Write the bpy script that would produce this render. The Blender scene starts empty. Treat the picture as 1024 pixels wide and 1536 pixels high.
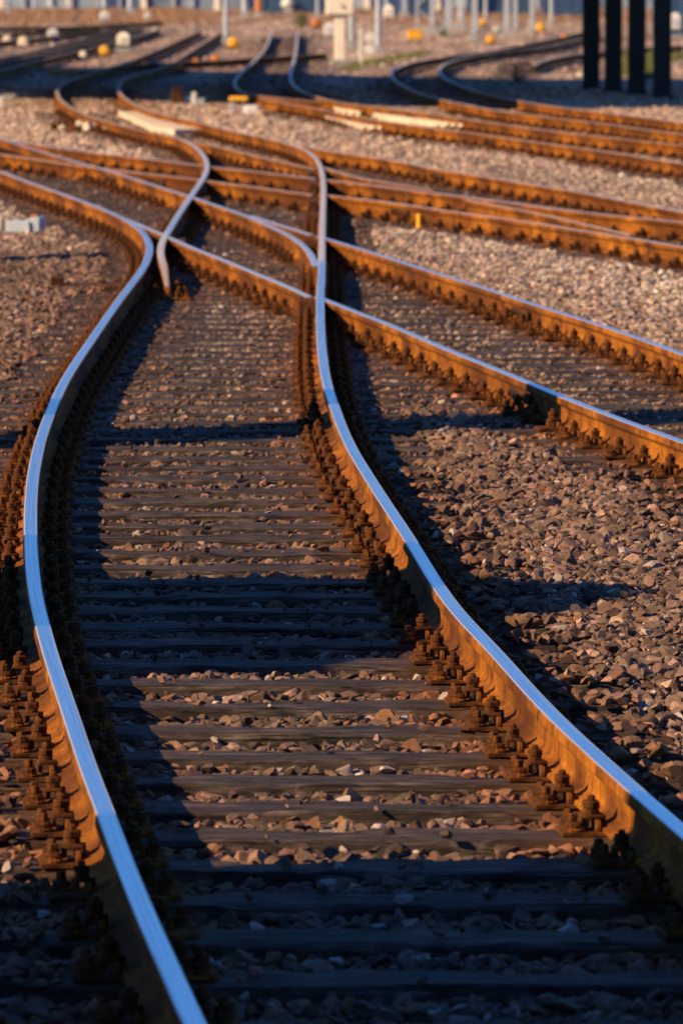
import bpy, math, random
import numpy as np
from mathutils import Vector, Matrix
random.seed(7); rng = np.random.default_rng(7)
S = bpy.context.scene
COL = S.collection
R = math.radians

# ------------------------------------------------------------------ camera
F, HCAM, YH = 8800.0, 2.44, -65.0            # focal length in photo pixels, eye height over the rail tops, horizon row
PITCH = math.atan((768 - YH) / F)
cd = bpy.data.cameras.new('camera'); cam = bpy.data.objects.new('camera', cd); COL.objects.link(cam)
cam.location = (0, 0, HCAM); cam.rotation_euler = (math.pi/2 - PITCH, 0, 0)
cd.sensor_fit = 'VERTICAL'; cd.sensor_height = 36; cd.sensor_width = 24; cd.lens = F/1536*36
cd.clip_start = .5; cd.clip_end = 9000
cd.dof.use_dof = True; cd.dof.focus_distance = 23.0; cd.dof.aperture_fstop = 7.4
S.camera = cam

def G(px, py, z=0.0):
    """ground point seen at a pixel of the photograph, on the level z"""
    c, s = math.cos(PITCH), math.sin(PITCH)
    dx, dv = (px-512)/F, (768-py)/F
    v = np.array([dx, c + s*dv, -s + c*dv])
    t = (z-HCAM)/v[2]
    return float(v[0]*t), float(v[1]*t)

# ------------------------------------------------------------------ lighting
AZ, EL = R(25), math.atan(.57)
ldir = Vector((math.cos(AZ)*math.cos(EL), math.sin(AZ)*math.cos(EL), -math.sin(EL)))   # the way light travels
sd = bpy.data.lights.new('sun', 'SUN'); sun = bpy.data.objects.new('sun', sd); COL.objects.link(sun)
sun.rotation_euler = ldir.to_track_quat('-Z', 'Y').to_euler()
sd.energy = 5.0; sd.angle = R(.55); sd.color = (1, .71, .38)
W = bpy.data.worlds.new("World"); S.world = W; W.use_nodes = True
nt = W.node_tree; nt.nodes.clear()
sky = nt.nodes.new('ShaderNodeTexSky'); sky.sky_type = 'NISHITA'; sky.sun_disc = False
sky.sun_elevation = EL
sky.sun_rotation = math.atan2(-ldir.x, -ldir.y)
sky.air_density = 1.0; sky.dust_density = .2; sky.ozone_density = 4.0
bg = nt.nodes.new('ShaderNodeBackground'); bg.inputs[1].default_value = .067
out = nt.nodes.new('ShaderNodeOutputWorld')
tn = nt.nodes.new('ShaderNodeMix'); tn.data_type = 'RGBA'; tn.blend_type = 'MULTIPLY'; tn.inputs[0].default_value = 1; tn.inputs[7].default_value = (.40, .74, 1.15, 1)   # deep clear blue
nt.links.new(sky.outputs[0], tn.inputs[6]); nt.links.new(tn.outputs[2], bg.inputs[0]); nt.links.new(bg.outputs[0], out.inputs[0])
S.view_settings.view_transform = 'Standard'; S.view_settings.look = 'None'
S.view_settings.exposure = 1.05; S.view_settings.gamma = 1.0
S.cycles.max_bounces = 5; S.cycles.diffuse_bounces = 2; S.cycles.use_denoising = True
try: S.cycles.adaptive_threshold = .02
except Exception: pass

# ------------------------------------------------------------------ materials
def mat(name, build=None, **k):
    m = bpy.data.materials.new(name); m.use_nodes = True
    t = m.node_tree; p = t.nodes['Principled BSDF']
    if build: build(t, p)
    return m
def N(t, kind, **k):
    n = t.nodes.new(kind)
    for a, b in k.items(): setattr(n, a, b)
    return n
def coords(t, scale=(1,1,1), kind='Object', rand=True):
    tc = N(t, 'ShaderNodeTexCoord'); mp = N(t, 'ShaderNodeMapping'); mp.inputs['Scale'].default_value = scale
    t.links.new(tc.outputs[kind], mp.inputs[0])
    if rand:
        oi = N(t, 'ShaderNodeObjectInfo'); mu = N(t, 'ShaderNodeMath', operation='MULTIPLY'); mu.inputs[1].default_value = 97
        t.links.new(oi.outputs['Random'], mu.inputs[0]); t.links.new(mu.outputs[0], mp.inputs['Location'])
    return mp.outputs[0]
def noise(t, vec, scale, detail=4, rough=.6):
    n = N(t, 'ShaderNodeTexNoise'); n.inputs['Scale'].default_value = scale; n.inputs['Detail'].default_value = detail
    n.inputs['Roughness'].default_value = rough
    t.links.new(vec, n.inputs['Vector']); return n.outputs['Fac']
def ramp(t, fac, stops):
    r = N(t, 'ShaderNodeValToRGB'); e = r.color_ramp.elements
    while len(e) < len(stops): e.new(.5)
    for q, (p, c) in zip(e, stops):
        q.position = p; q.color = (*c, 1) if len(c) == 3 else c
    t.links.new(fac, r.inputs[0]); return r.outputs[0]
def mix(t, fac, a, b, mode='MIX'):
    n = N(t, 'ShaderNodeMix', data_type='RGBA', blend_type=mode)
    if isinstance(fac, (int, float)): n.inputs[0].default_value = fac
    else: t.links.new(fac, n.inputs[0])
    for i, v in ((6, a), (7, b)):
        if isinstance(v, tuple): n.inputs[i].default_value = (*v, 1)
        else: t.links.new(v, n.inputs[i])
    return n.outputs[2]
def bump(t, p, h, strength=.3, dist=.01):
    b = N(t, 'ShaderNodeBump'); b.inputs['Strength'].default_value = strength; b.inputs['Distance'].default_value = dist
    t.links.new(h, b.inputs['Height']); t.links.new(b.outputs[0], p.inputs['Normal'])
def attr(t, name):
    a = N(t, 'ShaderNodeAttribute', attribute_name=name); return a

def plain(name, col, rough=.7, metal=0, var=.25, scale=9, dirt=None):
    def b(t, p):
        v = coords(t, (1,1,1))
        d = tuple(c*(1-var) for c in col) if dirt is None else dirt
        c = ramp(t, noise(t, v, scale, 6), [(.32, d), (.62, col)])
        t.links.new(c, p.inputs['Base Color']); p.inputs['Roughness'].default_value = rough; p.inputs['Metallic'].default_value = metal
        bump(t, p, noise(t, v, scale*6, 3), .15, .004)
    return mat(name, b)

def rust_build(t, p, a=(.085,.026,.008), b=(.30,.105,.022), c=(.44,.19,.05), sc=7):
    v = coords(t, (1, 1, 1), 'Object', False)
    n1 = noise(t, v, sc, 9, .68); n2 = noise(t, v, sc*14, 4, .7); n3 = noise(t, v, sc*.22, 3, .5)
    st = noise(t, coords(t, (1, 1, .12), 'Object', False), sc*9, 4, .6)
    col = ramp(t, n1, [(.34, a), (.50, b), (.66, c)])
    col = mix(t, ramp(t, st, [(.34, (.75,)*3), (.50, (0,)*3)]), col, a)
    col = mix(t, ramp(t, n3, [(.40, (.78,)*3), (.57, (0,)*3)]), col, a)
    col = mix(t, ramp(t, n2, [(.35, (.55,)*3), (.55, (0,)*3)]), col, a)
    t.links.new(col, p.inputs['Base Color']); p.inputs['Roughness'].default_value = .88; p.inputs['Specular IOR Level'].default_value = .12
    ad = N(t, 'ShaderNodeMath', operation='ADD'); t.links.new(n2, ad.inputs[0]); t.links.new(n1, ad.inputs[1])
    bump(t, p, ad.outputs[0], .5, .004)
M = {}
M['rust'] = mat('rail_rust', lambda t, p: rust_build(t, p, (.050,.015,.004), (.235,.078,.007), (.36,.135,.012), 4))
M['fast'] = mat('fastening_rust', lambda t, p: rust_build(t, p, (.028,.010,.004), (.150,.048,.009), (.29,.108,.020), 22))
M['brownsteel'] = mat('brown_steel', lambda t, p: rust_build(t, p, (.03,.013,.008), (.08,.032,.013), (.15,.06,.02), 9))

def steel_build(t, p):
    v = coords(t, (1, 1, 1), 'Object', False)
    a = attr(t, 'polish'); rv = attr(t, 'run'); n = noise(t, rv.outputs['Vector'], 1.0, 7, .65); n2 = noise(t, v, 60, 3)
    worn = ramp(t, n2, [(.35, (.22,.155,.115)), (.65, (.40,.30,.23))])
    st = ramp(t, n, [(.36, (.52,.60,.70)), (.5, (.76,.84,.92)), (.62, (.92,.94,.97))])
    ad = N(t, 'ShaderNodeMath', operation='MULTIPLY_ADD'); ad.inputs[1].default_value = .8; t.links.new(n, ad.inputs[0])
    sb = N(t, 'ShaderNodeMath', operation='SUBTRACT'); sb.inputs[1].default_value = .40
    t.links.new(a.outputs['Fac'], sb.inputs[0]); t.links.new(sb.outputs[0], ad.inputs[2])
    cl = N(t, 'ShaderNodeClamp'); t.links.new(ad.outputs[0], cl.inputs[0])
    t.links.new(mix(t, cl.outputs[0], worn, st), p.inputs['Base Color']); t.links.new(cl.outputs[0], p.inputs['Metallic'])
    t.links.new(ramp(t, cl.outputs[0], [(0, (.6,)*3), (1, (.30,)*3)]), p.inputs['Roughness'])
    bump(t, p, n2, .04, .001)
M['steel'] = mat('running_steel', steel_build)

def wood_build(t, p):
    v = coords(t, (1.1, 22, 22)); v2 = coords(t, (.8, 75, 55)); v3 = coords(t, (3, 3, 3)); v4 = coords(t, (2.2, 110, 90))
    g = noise(t, v, 2.0, 9, .68); g2 = noise(t, v2, 1.0, 5, .6); g3 = noise(t, v4, 1.6, 4, .7)
    col = ramp(t, g, [(.38, (.018,.013,.012)), (.50, (.068,.049,.043)), (.63, (.160,.120,.106))])
    col = mix(t, ramp(t, g3, [(.40, (.85,)*3), (.53, (0,)*3)]), col, (.024,.016,.012))
    col = mix(t, ramp(t, noise(t, v3, 1.5, 5), [(.44, (0,)*3), (.62, (.65,)*3)]), col, (.030,.020,.015))
    col = mix(t, ramp(t, g2, [(.33, (.95,)*3), (.41, (0,)*3)]), col, (.012,.008,.007))
    v5 = coords(t, (7, 14, 14)); g5 = noise(t, v5, 1.0, 7, .7)
    col = mix(t, 1.0, col, ramp(t, g5, [(.36, (.42,.40,.39)), (.50, (1.0,)*3), (.62, (1.55,1.5,1.45))]), 'MULTIPLY')
    vo = N(t, 'ShaderNodeTexVoronoi'); vo.inputs['Scale'].default_value = 1.0; t.links.new(coords(t, (5, 16, 16)), vo.inputs['Vector'])
    col = mix(t, ramp(t, vo.outputs['Distance'], [(.07, (.9,)*3), (.15, (0,)*3)]), col, (.012,.008,.007))
    a = attr(t, 'rust')
    mr = N(t, 'ShaderNodeMath', operation='MULTIPLY'); t.links.new(a.outputs['Fac'], mr.inputs[0])
    t.links.new(ramp(t, noise(t, v3, 6, 5), [(.3, (.2,)*3), (.6, (.8,)*3)]), mr.inputs[1])
    col = mix(t, mr.outputs[0], col, (.11,.038,.011))
    t.links.new(col, p.inputs['Base Color']); p.inputs['Roughness'].default_value = .74; p.inputs['Specular IOR Level'].default_value = .22
    ad = N(t, 'ShaderNodeMath', operation='ADD'); t.links.new(g, ad.inputs[0]); t.links.new(ramp(t, g2, [(.3, (0,)*3), (.45, (1,)*3)]), ad.inputs[1])
    bump(t, p, ad.outputs[0], 1.0, .022)
M['wood'] = mat('sleeper_wood', wood_build)

def stone_build(t, p):
    a = attr(t, 'col'); v = coords(t, (1, 1, 1), 'Object', False)
    n = noise(t, v, 55, 6, .65)
    t.links.new(mix(t, 1.0, a.outputs['Color'], ramp(t, n, [(.3, (.62,.60,.60)), (.7, (1.25,1.2,1.18))]), 'MULTIPLY'), p.inputs['Base Color'])
    p.inputs['Roughness'].default_value = .82; p.inputs['Specular IOR Level'].default_value = .3
    bump(t, p, n, .45, .006)
M['stone'] = mat('ballast_stone', stone_build)
def soil_build(t, p):
    a = attr(t, 'col'); v = coords(t, (1, 1, 1), 'Object', False)
    n = noise(t, v, 9, 8, .7); n2 = noise(t, v, .35, 5, .6)
    vo = N(t, 'ShaderNodeTexVoronoi'); vo.inputs['Scale'].default_value = 16; t.links.new(v, vo.inputs['Vector'])
    c = mix(t, 1.0, a.outputs['Color'], ramp(t, n, [(.3, (.6,.58,.56)), (.7, (1.2,1.16,1.12))]), 'MULTIPLY')
    c = mix(t, 1.0, c, ramp(t, n2, [(.35, (.72,.70,.68)), (.65, (1.12,1.1,1.08))]), 'MULTIPLY')
    n4 = noise(t, coords(t, (.45, .06, 1), 'Object', False), 1.0, 6, .62)
    c = mix(t, 1.0, c, ramp(t, n4, [(.40, (.38,.35,.34)), (.56, (1.12,1.1,1.08))]), 'MULTIPLY')
    c = mix(t, 1.0, c, ramp(t, vo.outputs['Color'], [(.1, (.72,)*3), (.9, (1.2,)*3)]), 'MULTIPLY')
    t.links.new(c, p.inputs['Base Color']); p.inputs['Roughness'].default_value = .9
    ad = N(t, 'ShaderNodeMath', operation='ADD'); t.links.new(n, ad.inputs[0]); t.links.new(vo.outputs['Distance'], ad.inputs[1])
    bump(t, p, ad.outputs[0], .6, .04)
M['soil'] = mat('yard_soil', soil_build)
M['concrete'] = plain('pale_concrete', (.60,.48,.36), .85, 0, .35, 3)
M['greyconc'] = plain('grey_concrete', (.28,.28,.28), .8, 0, .25, 14)
M['galv'] = plain('galvanised_steel', (.42,.46,.51), .5, .2, .2, 6)
M['cream'] = plain('cream_paint', (.76,.67,.55), .6, 0, .18, 5)
M['white'] = plain('white_paint', (.60,.57,.53), .55, 0, .2, 8)
M['yellow'] = plain('yellow_paint', (.75,.36,.01), .5, 0, .15, 8)
M['orange'] = plain('orange_paint', (.50,.15,.015), .6, 0, .3, 8)
M['blue'] = plain('blue_paint', (.028,.07,.15), .55, 0, .35, 1.5)
M['fencegrey'] = plain('weathered_fence', (.24,.30,.38), .7, 0, .5, .45, (.03,.055,.11))
M['black'] = plain('black_iron', (.016,.014,.013), .85, 0, .3, 9)
M['green'] = plain('weed_green', (.10,.12,.018), .75, 0, .5, 3)
M['dry'] = plain('dry_stems', (.27,.15,.085), .85, 0, .45, 2)
M['bark'] = plain('bark', (.13,.09,.065), .9, 0, .4, 8)
M['brick'] = plain('red_brick', (.27,.12,.08), .85, 0, .3, 10)
M['glass'] = plain('dark_glass', (.03,.04,.05), .1, 0, .1, 2)

# ------------------------------------------------------------------ mesh helpers
class MB:
    def __init__(s): s.v, s.f, s.m = [], [], []
    def add(s, v, f, mi=0):
        o = len(s.v); s.v += [tuple(p) for p in v]; s.f += [tuple(i+o for i in q) for q in f]; s.m += [mi]*len(f); return s
    def box(s, c, d, mi=0, rot=None, taper=1.0, bev=0.0):
        hx, hy, hz = d[0]/2, d[1]/2, d[2]/2
        b = min(bev, hx*.9, hy*.9, hz*.9)
        if b > 0:
            rings = []
            for z, k in ((-hz, b), (-hz+b, 0), (hz-b, 0), (hz, b)):
                tp = taper if z > 0 else 1
                ax, ay = (hx-k)*tp, (hy-k)*tp
                rings.append([(-ax+b*(k==0), -ay, z), (ax-b*(k==0), -ay, z), (ax, -ay+b*(k==0), z), (ax, ay-b*(k==0), z),
                              (ax-b*(k==0), ay, z), (-ax+b*(k==0), ay, z), (-ax, ay-b*(k==0), z), (-ax, -ay+b*(k==0), z)])
            v = [p for r in rings for p in r]
            f = [tuple(range(7, -1, -1)), tuple(range(24, 32))]
            for r in range(3):
                for i in range(8): f.append((r*8+i, r*8+(i+1) % 8, r*8+8+(i+1) % 8, r*8+8+i))
        else:
            v = [(-hx,-hy,-hz),(hx,-hy,-hz),(hx,hy,-hz),(-hx,hy,-hz)] + [(x*taper, y*taper, hz) for x, y in ((-hx,-hy),(hx,-hy),(hx,hy),(-hx,hy))]
            f = [(3,2,1,0),(4,5,6,7),(0,1,5,4),(1,2,6,5),(2,3,7,6),(3,0,4,7)]
        if rot is not None: v = [tuple(rot @ Vector(p)) for p in v]
        return s.add([(p[0]+c[0], p[1]+c[1], p[2]+c[2]) for p in v], f, mi)
    def lathe(s, c, prof, n=12, mi=0, axis='Z', ph=0):
        """prof: list of (radius, height)"""
        v, f = [], []
        for r, h in prof:
            for i in range(n):
                a = 2*math.pi*i/n + ph
                p = (r*math.cos(a), r*math.sin(a), h)
                if axis == 'Y': p = (p[0], -p[2], p[1])
                if axis == 'X': p = (p[2], p[0], p[1])
                v.append((p[0]+c[0], p[1]+c[1], p[2]+c[2]))
        k = len(prof)
        for j in range(k-1):
            for i in range(n): f.append((j*n+i, j*n+(i+1) % n, (j+1)*n+(i+1) % n, (j+1)*n+i))
        f.append(tuple(range(n-1, -1, -1))); f.append(tuple(range((k-1)*n, k*n)))
        return s.add(v, f, mi)
    def bar(s, a, b, r, n=6, mi=0, r2=None):
        a, b = Vector(a), Vector(b); q = (b-a).to_track_quat('Z', 'Y'); L = (b-a).length
        r2 = r if r2 is None else r2
        v = [a + q @ Vector((rr*math.cos(2*math.pi*i/n), rr*math.sin(2*math.pi*i/n), h)) for rr, h in ((r, 0), (r2, L)) for i in range(n)]
        f = [(i, (i+1) % n, n+(i+1) % n, n+i) for i in range(n)] + [tuple(range(n-1, -1, -1)), tuple(range(n, 2*n))]
        return s.add(v, f, mi)
    def mesh(s, name, mats, smooth=False):
        me = bpy.data.meshes.new(name); me.from_pydata(s.v, [], s.f)
        for m in (mats if isinstance(mats, (list, tuple)) else [mats]): me.materials.append(m)
        me.polygons.foreach_set('material_index', s.m)
        if smooth: me.polygons.foreach_set('use_smooth', [True]*len(s.f))
        me.update(); return me
    def build(s, name, mats, parent=None, loc=(0,0,0), rz=0, smooth=False):
        o = bpy.data.objects.new(name, s.mesh(name, mats, smooth)); COL.objects.link(o)
        o.location = loc; o.rotation_euler = (0, 0, rz)
        if parent: o.parent = parent
        return o
def tag(o, label=None, cat=None, group=None, kind=None):
    for k, v in (('label', label), ('category', cat), ('group', group), ('kind', kind)):
        if v: o[k] = v
    return o
def empty(name, loc, label, cat, group=None, rz=0):
    o = bpy.data.objects.new(name, None); COL.objects.link(o); o.location = loc; o.rotation_euler = (0, 0, rz)
    o.empty_display_size = .2
    return tag(o, label, cat, group)
def raw_mesh(name, V, T, m, col=None, smooth=False):
    me = bpy.data.meshes.new(name)
    nv, nf = len(V), len(T)
    me.vertices.add(nv); me.vertices.foreach_set('co', np.asarray(V, np.float32).ravel())
    me.loops.add(nf*3); me.loops.foreach_set('vertex_index', np.asarray(T, np.int32).ravel())
    me.polygons.add(nf); me.polygons.foreach_set('loop_start', np.arange(0, nf*3, 3, dtype=np.int32))
    me.polygons.foreach_set('loop_total', np.full(nf, 3, np.int32))
    me.polygons.foreach_set('use_smooth', np.full(nf, smooth))
    if col is not None:
        a = me.attributes.new('col', 'FLOAT_COLOR', 'POINT')
        a.data.foreach_set('color', np.concatenate([col, np.ones((nv, 1))], 1).astype(np.float32).ravel())
    me.materials.append(m); me.update(calc_edges=True)
    return me

# ------------------------------------------------------------------ rails: traced on the level of the rail tops
T = {}
T['R1'] = [(1420,1590),(1290,1480),(1170,1378),(1085,1299),(1024,1246),(985,1213),(943.5,1176),(897,1134.6),(851,1093),(809,1051),(767.6,1005),(735,968),(698,931),(663,887),(613,806),(583,761),(549,708),(522,662),(500.5,607),(488,564.5),(481.5,510),(480,450),(481.7,420),(482.5,392),(483,354),(484,316),(485,291),(484.5,268),(480,246),(470,232),(456,223.5),(438,217),(413,210),(382,203),(341.6,194.5),(303.5,184),(273,177.5),(250,172.5),(223.5,166),(203,157),(188,148),(178,139),(175,130.5),(182,120.5),(200,114),(225,107),(247,99.5),(268,88),(288.5,75),(311,61),(333.5,47.5)]
T['R2'] = [(251,415),(249,406),(243,390),(240,372),(245,358),(252.7,346.7),(268,321),(285.7,295),(299.7,275),(310,259),(312,245),(306,232),(293,219),(278,210.5),(260,204.3),(228.5,198.5),(193,190.5),(157,181),(127,171),(101.6,158),(87,146),(82.5,136),(90,127.5),(110,119),(135,110.5),(155,104),(175,98),(197.5,90),(212.5,84),(237.5,74),(256,66),(271,59),(301,46)]
T['R3'] = [(-60,188),(0,206.6),(38,219),(76,231),(114,242),(152,252.5),(193,265),(228.5,276.5),(260,286.5),(283,293.5),(316,305),(341.6,313.6),(367,322.5),(382,328.5),(402.5,338),(428,349.5),(448,362),(463.5,376.5),(471,390),(473.6,399)]
T['R3b'] = [(377,323.5),(397,330),(428,340),(458,349),(468,352.5)]
T['R3c'] = [(477,354),(494,359),(521,367),(562,379.5),(603,393),(644,406),(705,425),(753,440),(796,455),(887.5,483),(967,510),(1024,531),(1090,556)]
T['R4'] = [(-60,238),(0,256.5),(25,266),(51,275.5),(84,287),(114,298),(142,308.5),(165,317.5),(185,327.6),(202,337),(216,349),(224.5,364),(225.5,377),(221,390),(211,408),(198,425),(175,455),(135,513),(100,566),(75,620),(57.5,673),(48,730),(46,782),(47.5,835),(53,888),(64,936),(75,978),(92,1029),(111,1085),(132,1149),(160,1221),(183.5,1285),(213,1358),(243,1426),(273,1492),(292,1536),(335,1625),(395,1740)]
T['R4b'] = [(187,327),(211,337.5),(236,348),(260,358.5),(278,367),(316,382),(354,397.5),(400,416.5),(430,429),(450,438),(465,445.5)]
T['R4c'] = [(477,445),(488,449),(533,467),(583,486),(674,525),(766,562),(857,600),(948.5,635),(1024,662),(1090,686)]
T['R5'] = [(23,211),(51,215.5),(84,221),(127,227),(178,233),(223.5,238),(260,242.5),(290,246.5),(306,248.5)]
T['R5b'] = [(318,250),(347,253),(392,258),(438,263.5),(475,268)]
T['R5c'] = [(491,269.5),(521,273),(570,279),(617,285),(658,290),(699,295),(744,301),(799,308),(853,315.5),(908,321.5),(963,327),(1024,333),(1090,340)]
T['R6'] = [(-50,224),(0,231),(38,236),(76,242),(112,247),(145,251),(178,255),(218,260),(260,264.5),(290,268),(303,269.5)]
T['R6b'] = [(311,271),(354,276.5),(392,281.5),(430.5,287),(470,292)]
T['R6c'] = [(491,292.5),(535,297.5),(576,302),(617,308),(671,316),(726,323.5),(760,328.5),(799,333.5),(853,342.5),(908,351),(963,360),(1024,370),(1090,381)]
T['R7'] = [(288,212),(331,220.6),(367,229.5),(405,238.4),(443,247),(473,253.5)]
T['R7b'] = [(486,251),(513,259.5),(548,268),(589,275),(630,281.5),(650,285)]
T['R7c'] = [(700,300),(740,307),(775,313.5),(812,320.5),(853,331),(897,340.5),(946,353)]
T['R8'] = [(456,219),(500,227),(535,232),(589,240),(630,248),(655,253.5),(685,258),(726,264),(760,270),(799,276.5),(853,285),(908,295),(963,306),(1024,317.5),(1090,330)]
T['R9'] = [(392,148),(430,155),(480,164),(548,177),(617,188),(671,195),(712,199.8),(744,204),(799,212),(853,219.5),(908,227),(963,235.5),(1024,245),(1090,255)]
T['R10'] = [(446,47.5),(445,67.5),(441,90),(436,107.5),(433.5,118),(438,128),(453.5,137),(476,145.5),(507,153),(570,161.5),(644,170),(699,178.5),(744,185),(812,194.5),(881,202.5),(949,210),(1024,217.5),(1090,225)]
T['R11'] = [(408,47.5),(401,67.5),(388,85),(366,105),(353.5,116.5),(348.5,125),(352,132.5),(366,139),(396,144.5),(431,148),(466,151.5),(484,153)]
T['R12'] = [(900,42),(875,47),(843,55),(805,62.5),(762,71),(724.5,77.5),(687,82.5),(642,89),(612,95),(591,103),(583.5,110),(587,117.5),(602,127.5),(624.5,138),(662,149.5),(704,158),(744,165.5),(812,174.5),(903,185),(963,193.5),(1024,201),(1090,209)]
T['R13'] = [(900,52),(875,58),(843,65),(805,72),(768,76),(737,79.5),(699.5,86),(674.5,92.5),(658,100),(655,107),(662,115),(682,125),(712,136),(744,144.5),(785,152.5),(826,159),(870,164.5),(933,172),(976,177),(1024,184),(1090,192)]
T['R14'] = [(800,98),(806,94),(818,90),(843,84.5),(875,80.5),(930,75),(1024,68)]
T['L1'] = [(-40,95),(0,86.5),(37.5,79),(75,70),(112.5,61),(150,52.5),(187.5,46),(215,41)]
T['L2'] = [(-40,112),(0,105),(25,99),(75,86),(112.5,77.5),(150,69),(175,62.5),(212.5,52.5),(237.5,43)]
T['L9'] = [(-40,103),(0,94),(37,86),(75,77.5),(112,68.5),(150,60.5),(190,53),(228,46)]
T['L10'] = [(-40,66),(0,62),(50,57),(100,51),(150,46),(195,40)]
T['L3'] = [(-30,43),(32,40),(95,39.5),(150,37.5),(200,34.5),(245,32)]
T['L4'] = [(-30,54),(0,51),(50,47.5),(95,44),(150,41)]
T['L7'] = [(120,106),(185,98),(256,93.5),(320,90.5),(370,87.5),(430,83.5),(490,80)]
RAILINFO = {   # label, polish (along the rail, by photo row), level drop in mm
 'R1': ('long right-hand rail of the nearest track, rusty side lit, S-bending away up the middle', 1.0, 0),
 'R2': ('rusty curved rail ending in a flared tip at the crossing inside the sharp bend', .45, 1),
 'R3': ('far rail of the branch from the left edge, curving to end beside the middle rail', .85, 4),
 'R3b': ('short bright rail forking off the branch rail to a square block at the middle rail', .8, 7),
 'R3c': ('upper of the two bright rails running from the middle rail to the right edge', .95, 4),
 'R4': ('left rail of the nearest track with the blue shining top, hooking sharply at the crossing', 1.0, 2),
 'R4b': ('straight rail with a dense bolt row from the sharp bend to the square end block', .75, 6),
 'R4c': ('lower of the two bright rails running from the middle rail to the right edge', .95, 4),
 'R5': ('upper rail with a thin bright top in the crossing, left edge to curved rail', .7, 9),
 'R5b': ('upper short rail bridging the two curved rails in the crossing', .7, 9),
 'R5c': ('rusty rail right of the middle rail, second above the yellow stake', .6, 9),
 'R6': ('lower rusty rail passing under the bright branch rail at the left of the crossing', .3, 11),
 'R6b': ('lower short rusty rail bridging the two curved rails in the crossing', .25, 11),
 'R6c': ('rusty rail running right just behind the small yellow stake', .3, 11),
 'R7': ('orange rusty rail slanting between the two curved rails at the top of the crossing', .05, 13),
 'R7b': ('short rusty rail that tapers into its neighbour right of the middle rail', .1, 13),
 'R7c': ('thin rusty switch blade closing against the rail near the right edge', .1, 5),
 'R8': ('rusty rail with a dark joint bordering the pale gravel from below', .4, 8),
 'R9': ('rusty rail bordering the pale gravel from above, beside the cream slabs', .25, 8),
 'R10': ('rusty rail bending out of the straight pair in the shadow, running to the right', .3, 6),
 'R11': ('left rail of the far straight pair, kinking right inside the bridge shadow', .4, 10),
 'R12': ('outer rail of the far looping curve left of the dark columns', .4, 7),
 'R13': ('inner rail of the far looping curve left of the dark columns', .4, 9),
 'R14': ('far rail passing behind the dark bridge columns', .2, 6),
 'L1': ('second far rail from the top at the upper left corner', .2, 3),
 'L2': ('lowest far rail at the upper left corner, above the bridge shadow', .2, 5),
 'L9': ('third far rail at the upper left, between two others', .2, 4),
 'L10': ('far rail at the upper left passing just behind the white lantern pair', .2, 6),
 'L3': ('topmost far rail at the upper left, in front of the dry brush', .2, 7),
 'L4': ('short far rail just below the topmost one at the upper left', .2, 9),
 'L7': ('far rail crossing behind the straight pair, lying almost level', .2, 11),
}
def catmull(P, step=3.0):
    P = np.array(P, float); P = np.vstack([2*P[0]-P[1], P, 2*P[-1]-P[-2]]); o = []
    for i in range(1, len(P)-2):
        p0, p1, p2, p3 = P[i-1:i+3]; n = max(2, int(np.hypot(*(p2-p1))/step))
        for k in range(n):
            t = k/n
            o.append(.5*((2*p1) + (-p0+p2)*t + (2*p0-5*p1+4*p2-p3)*t*t + (-p0+3*p1-3*p2+p3)*t**3))
    o.append(P[-2]); return np.array(o)
def smooth(P, it):
    P = P.copy()
    for _ in range(it): P[1:-1] = .25*P[:-2] + .5*P[1:-1] + .25*P[2:]
    return P
RAIL = {}                       # name -> array of (x, y, photo row), ordered by y
for k, pts in T.items():
    q = smooth(catmull(pts), 14)
    w = np.array([G(a, b, -RAILINFO[k][2]/1000) for a, b in q])
    w = np.column_stack([w, q[:, 1]])
    for e, (i, j) in ((0, (0, 6)), (-1, (-1, -7))):          # rails run on past the edge of the picture
        if pts[e][0] > 1060 or pts[e][0] < -20:
            dv = w[i, :2]-w[j, :2]; dv /= np.linalg.norm(dv)
            ex = np.array([[*(w[i, :2]+dv*d), w[i, 2]] for d in (2, 4, 6, 8, 10)])
            w = np.vstack([ex[::-1], w]) if e == 0 else np.vstack([w, ex])
    w = w[np.argsort(w[:, 1])]
    RAIL[k] = w
def rx(k, y):
    w = RAIL[k]
    return np.interp(y, w[:, 1], w[:, 0], left=np.nan, right=np.nan)

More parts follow.
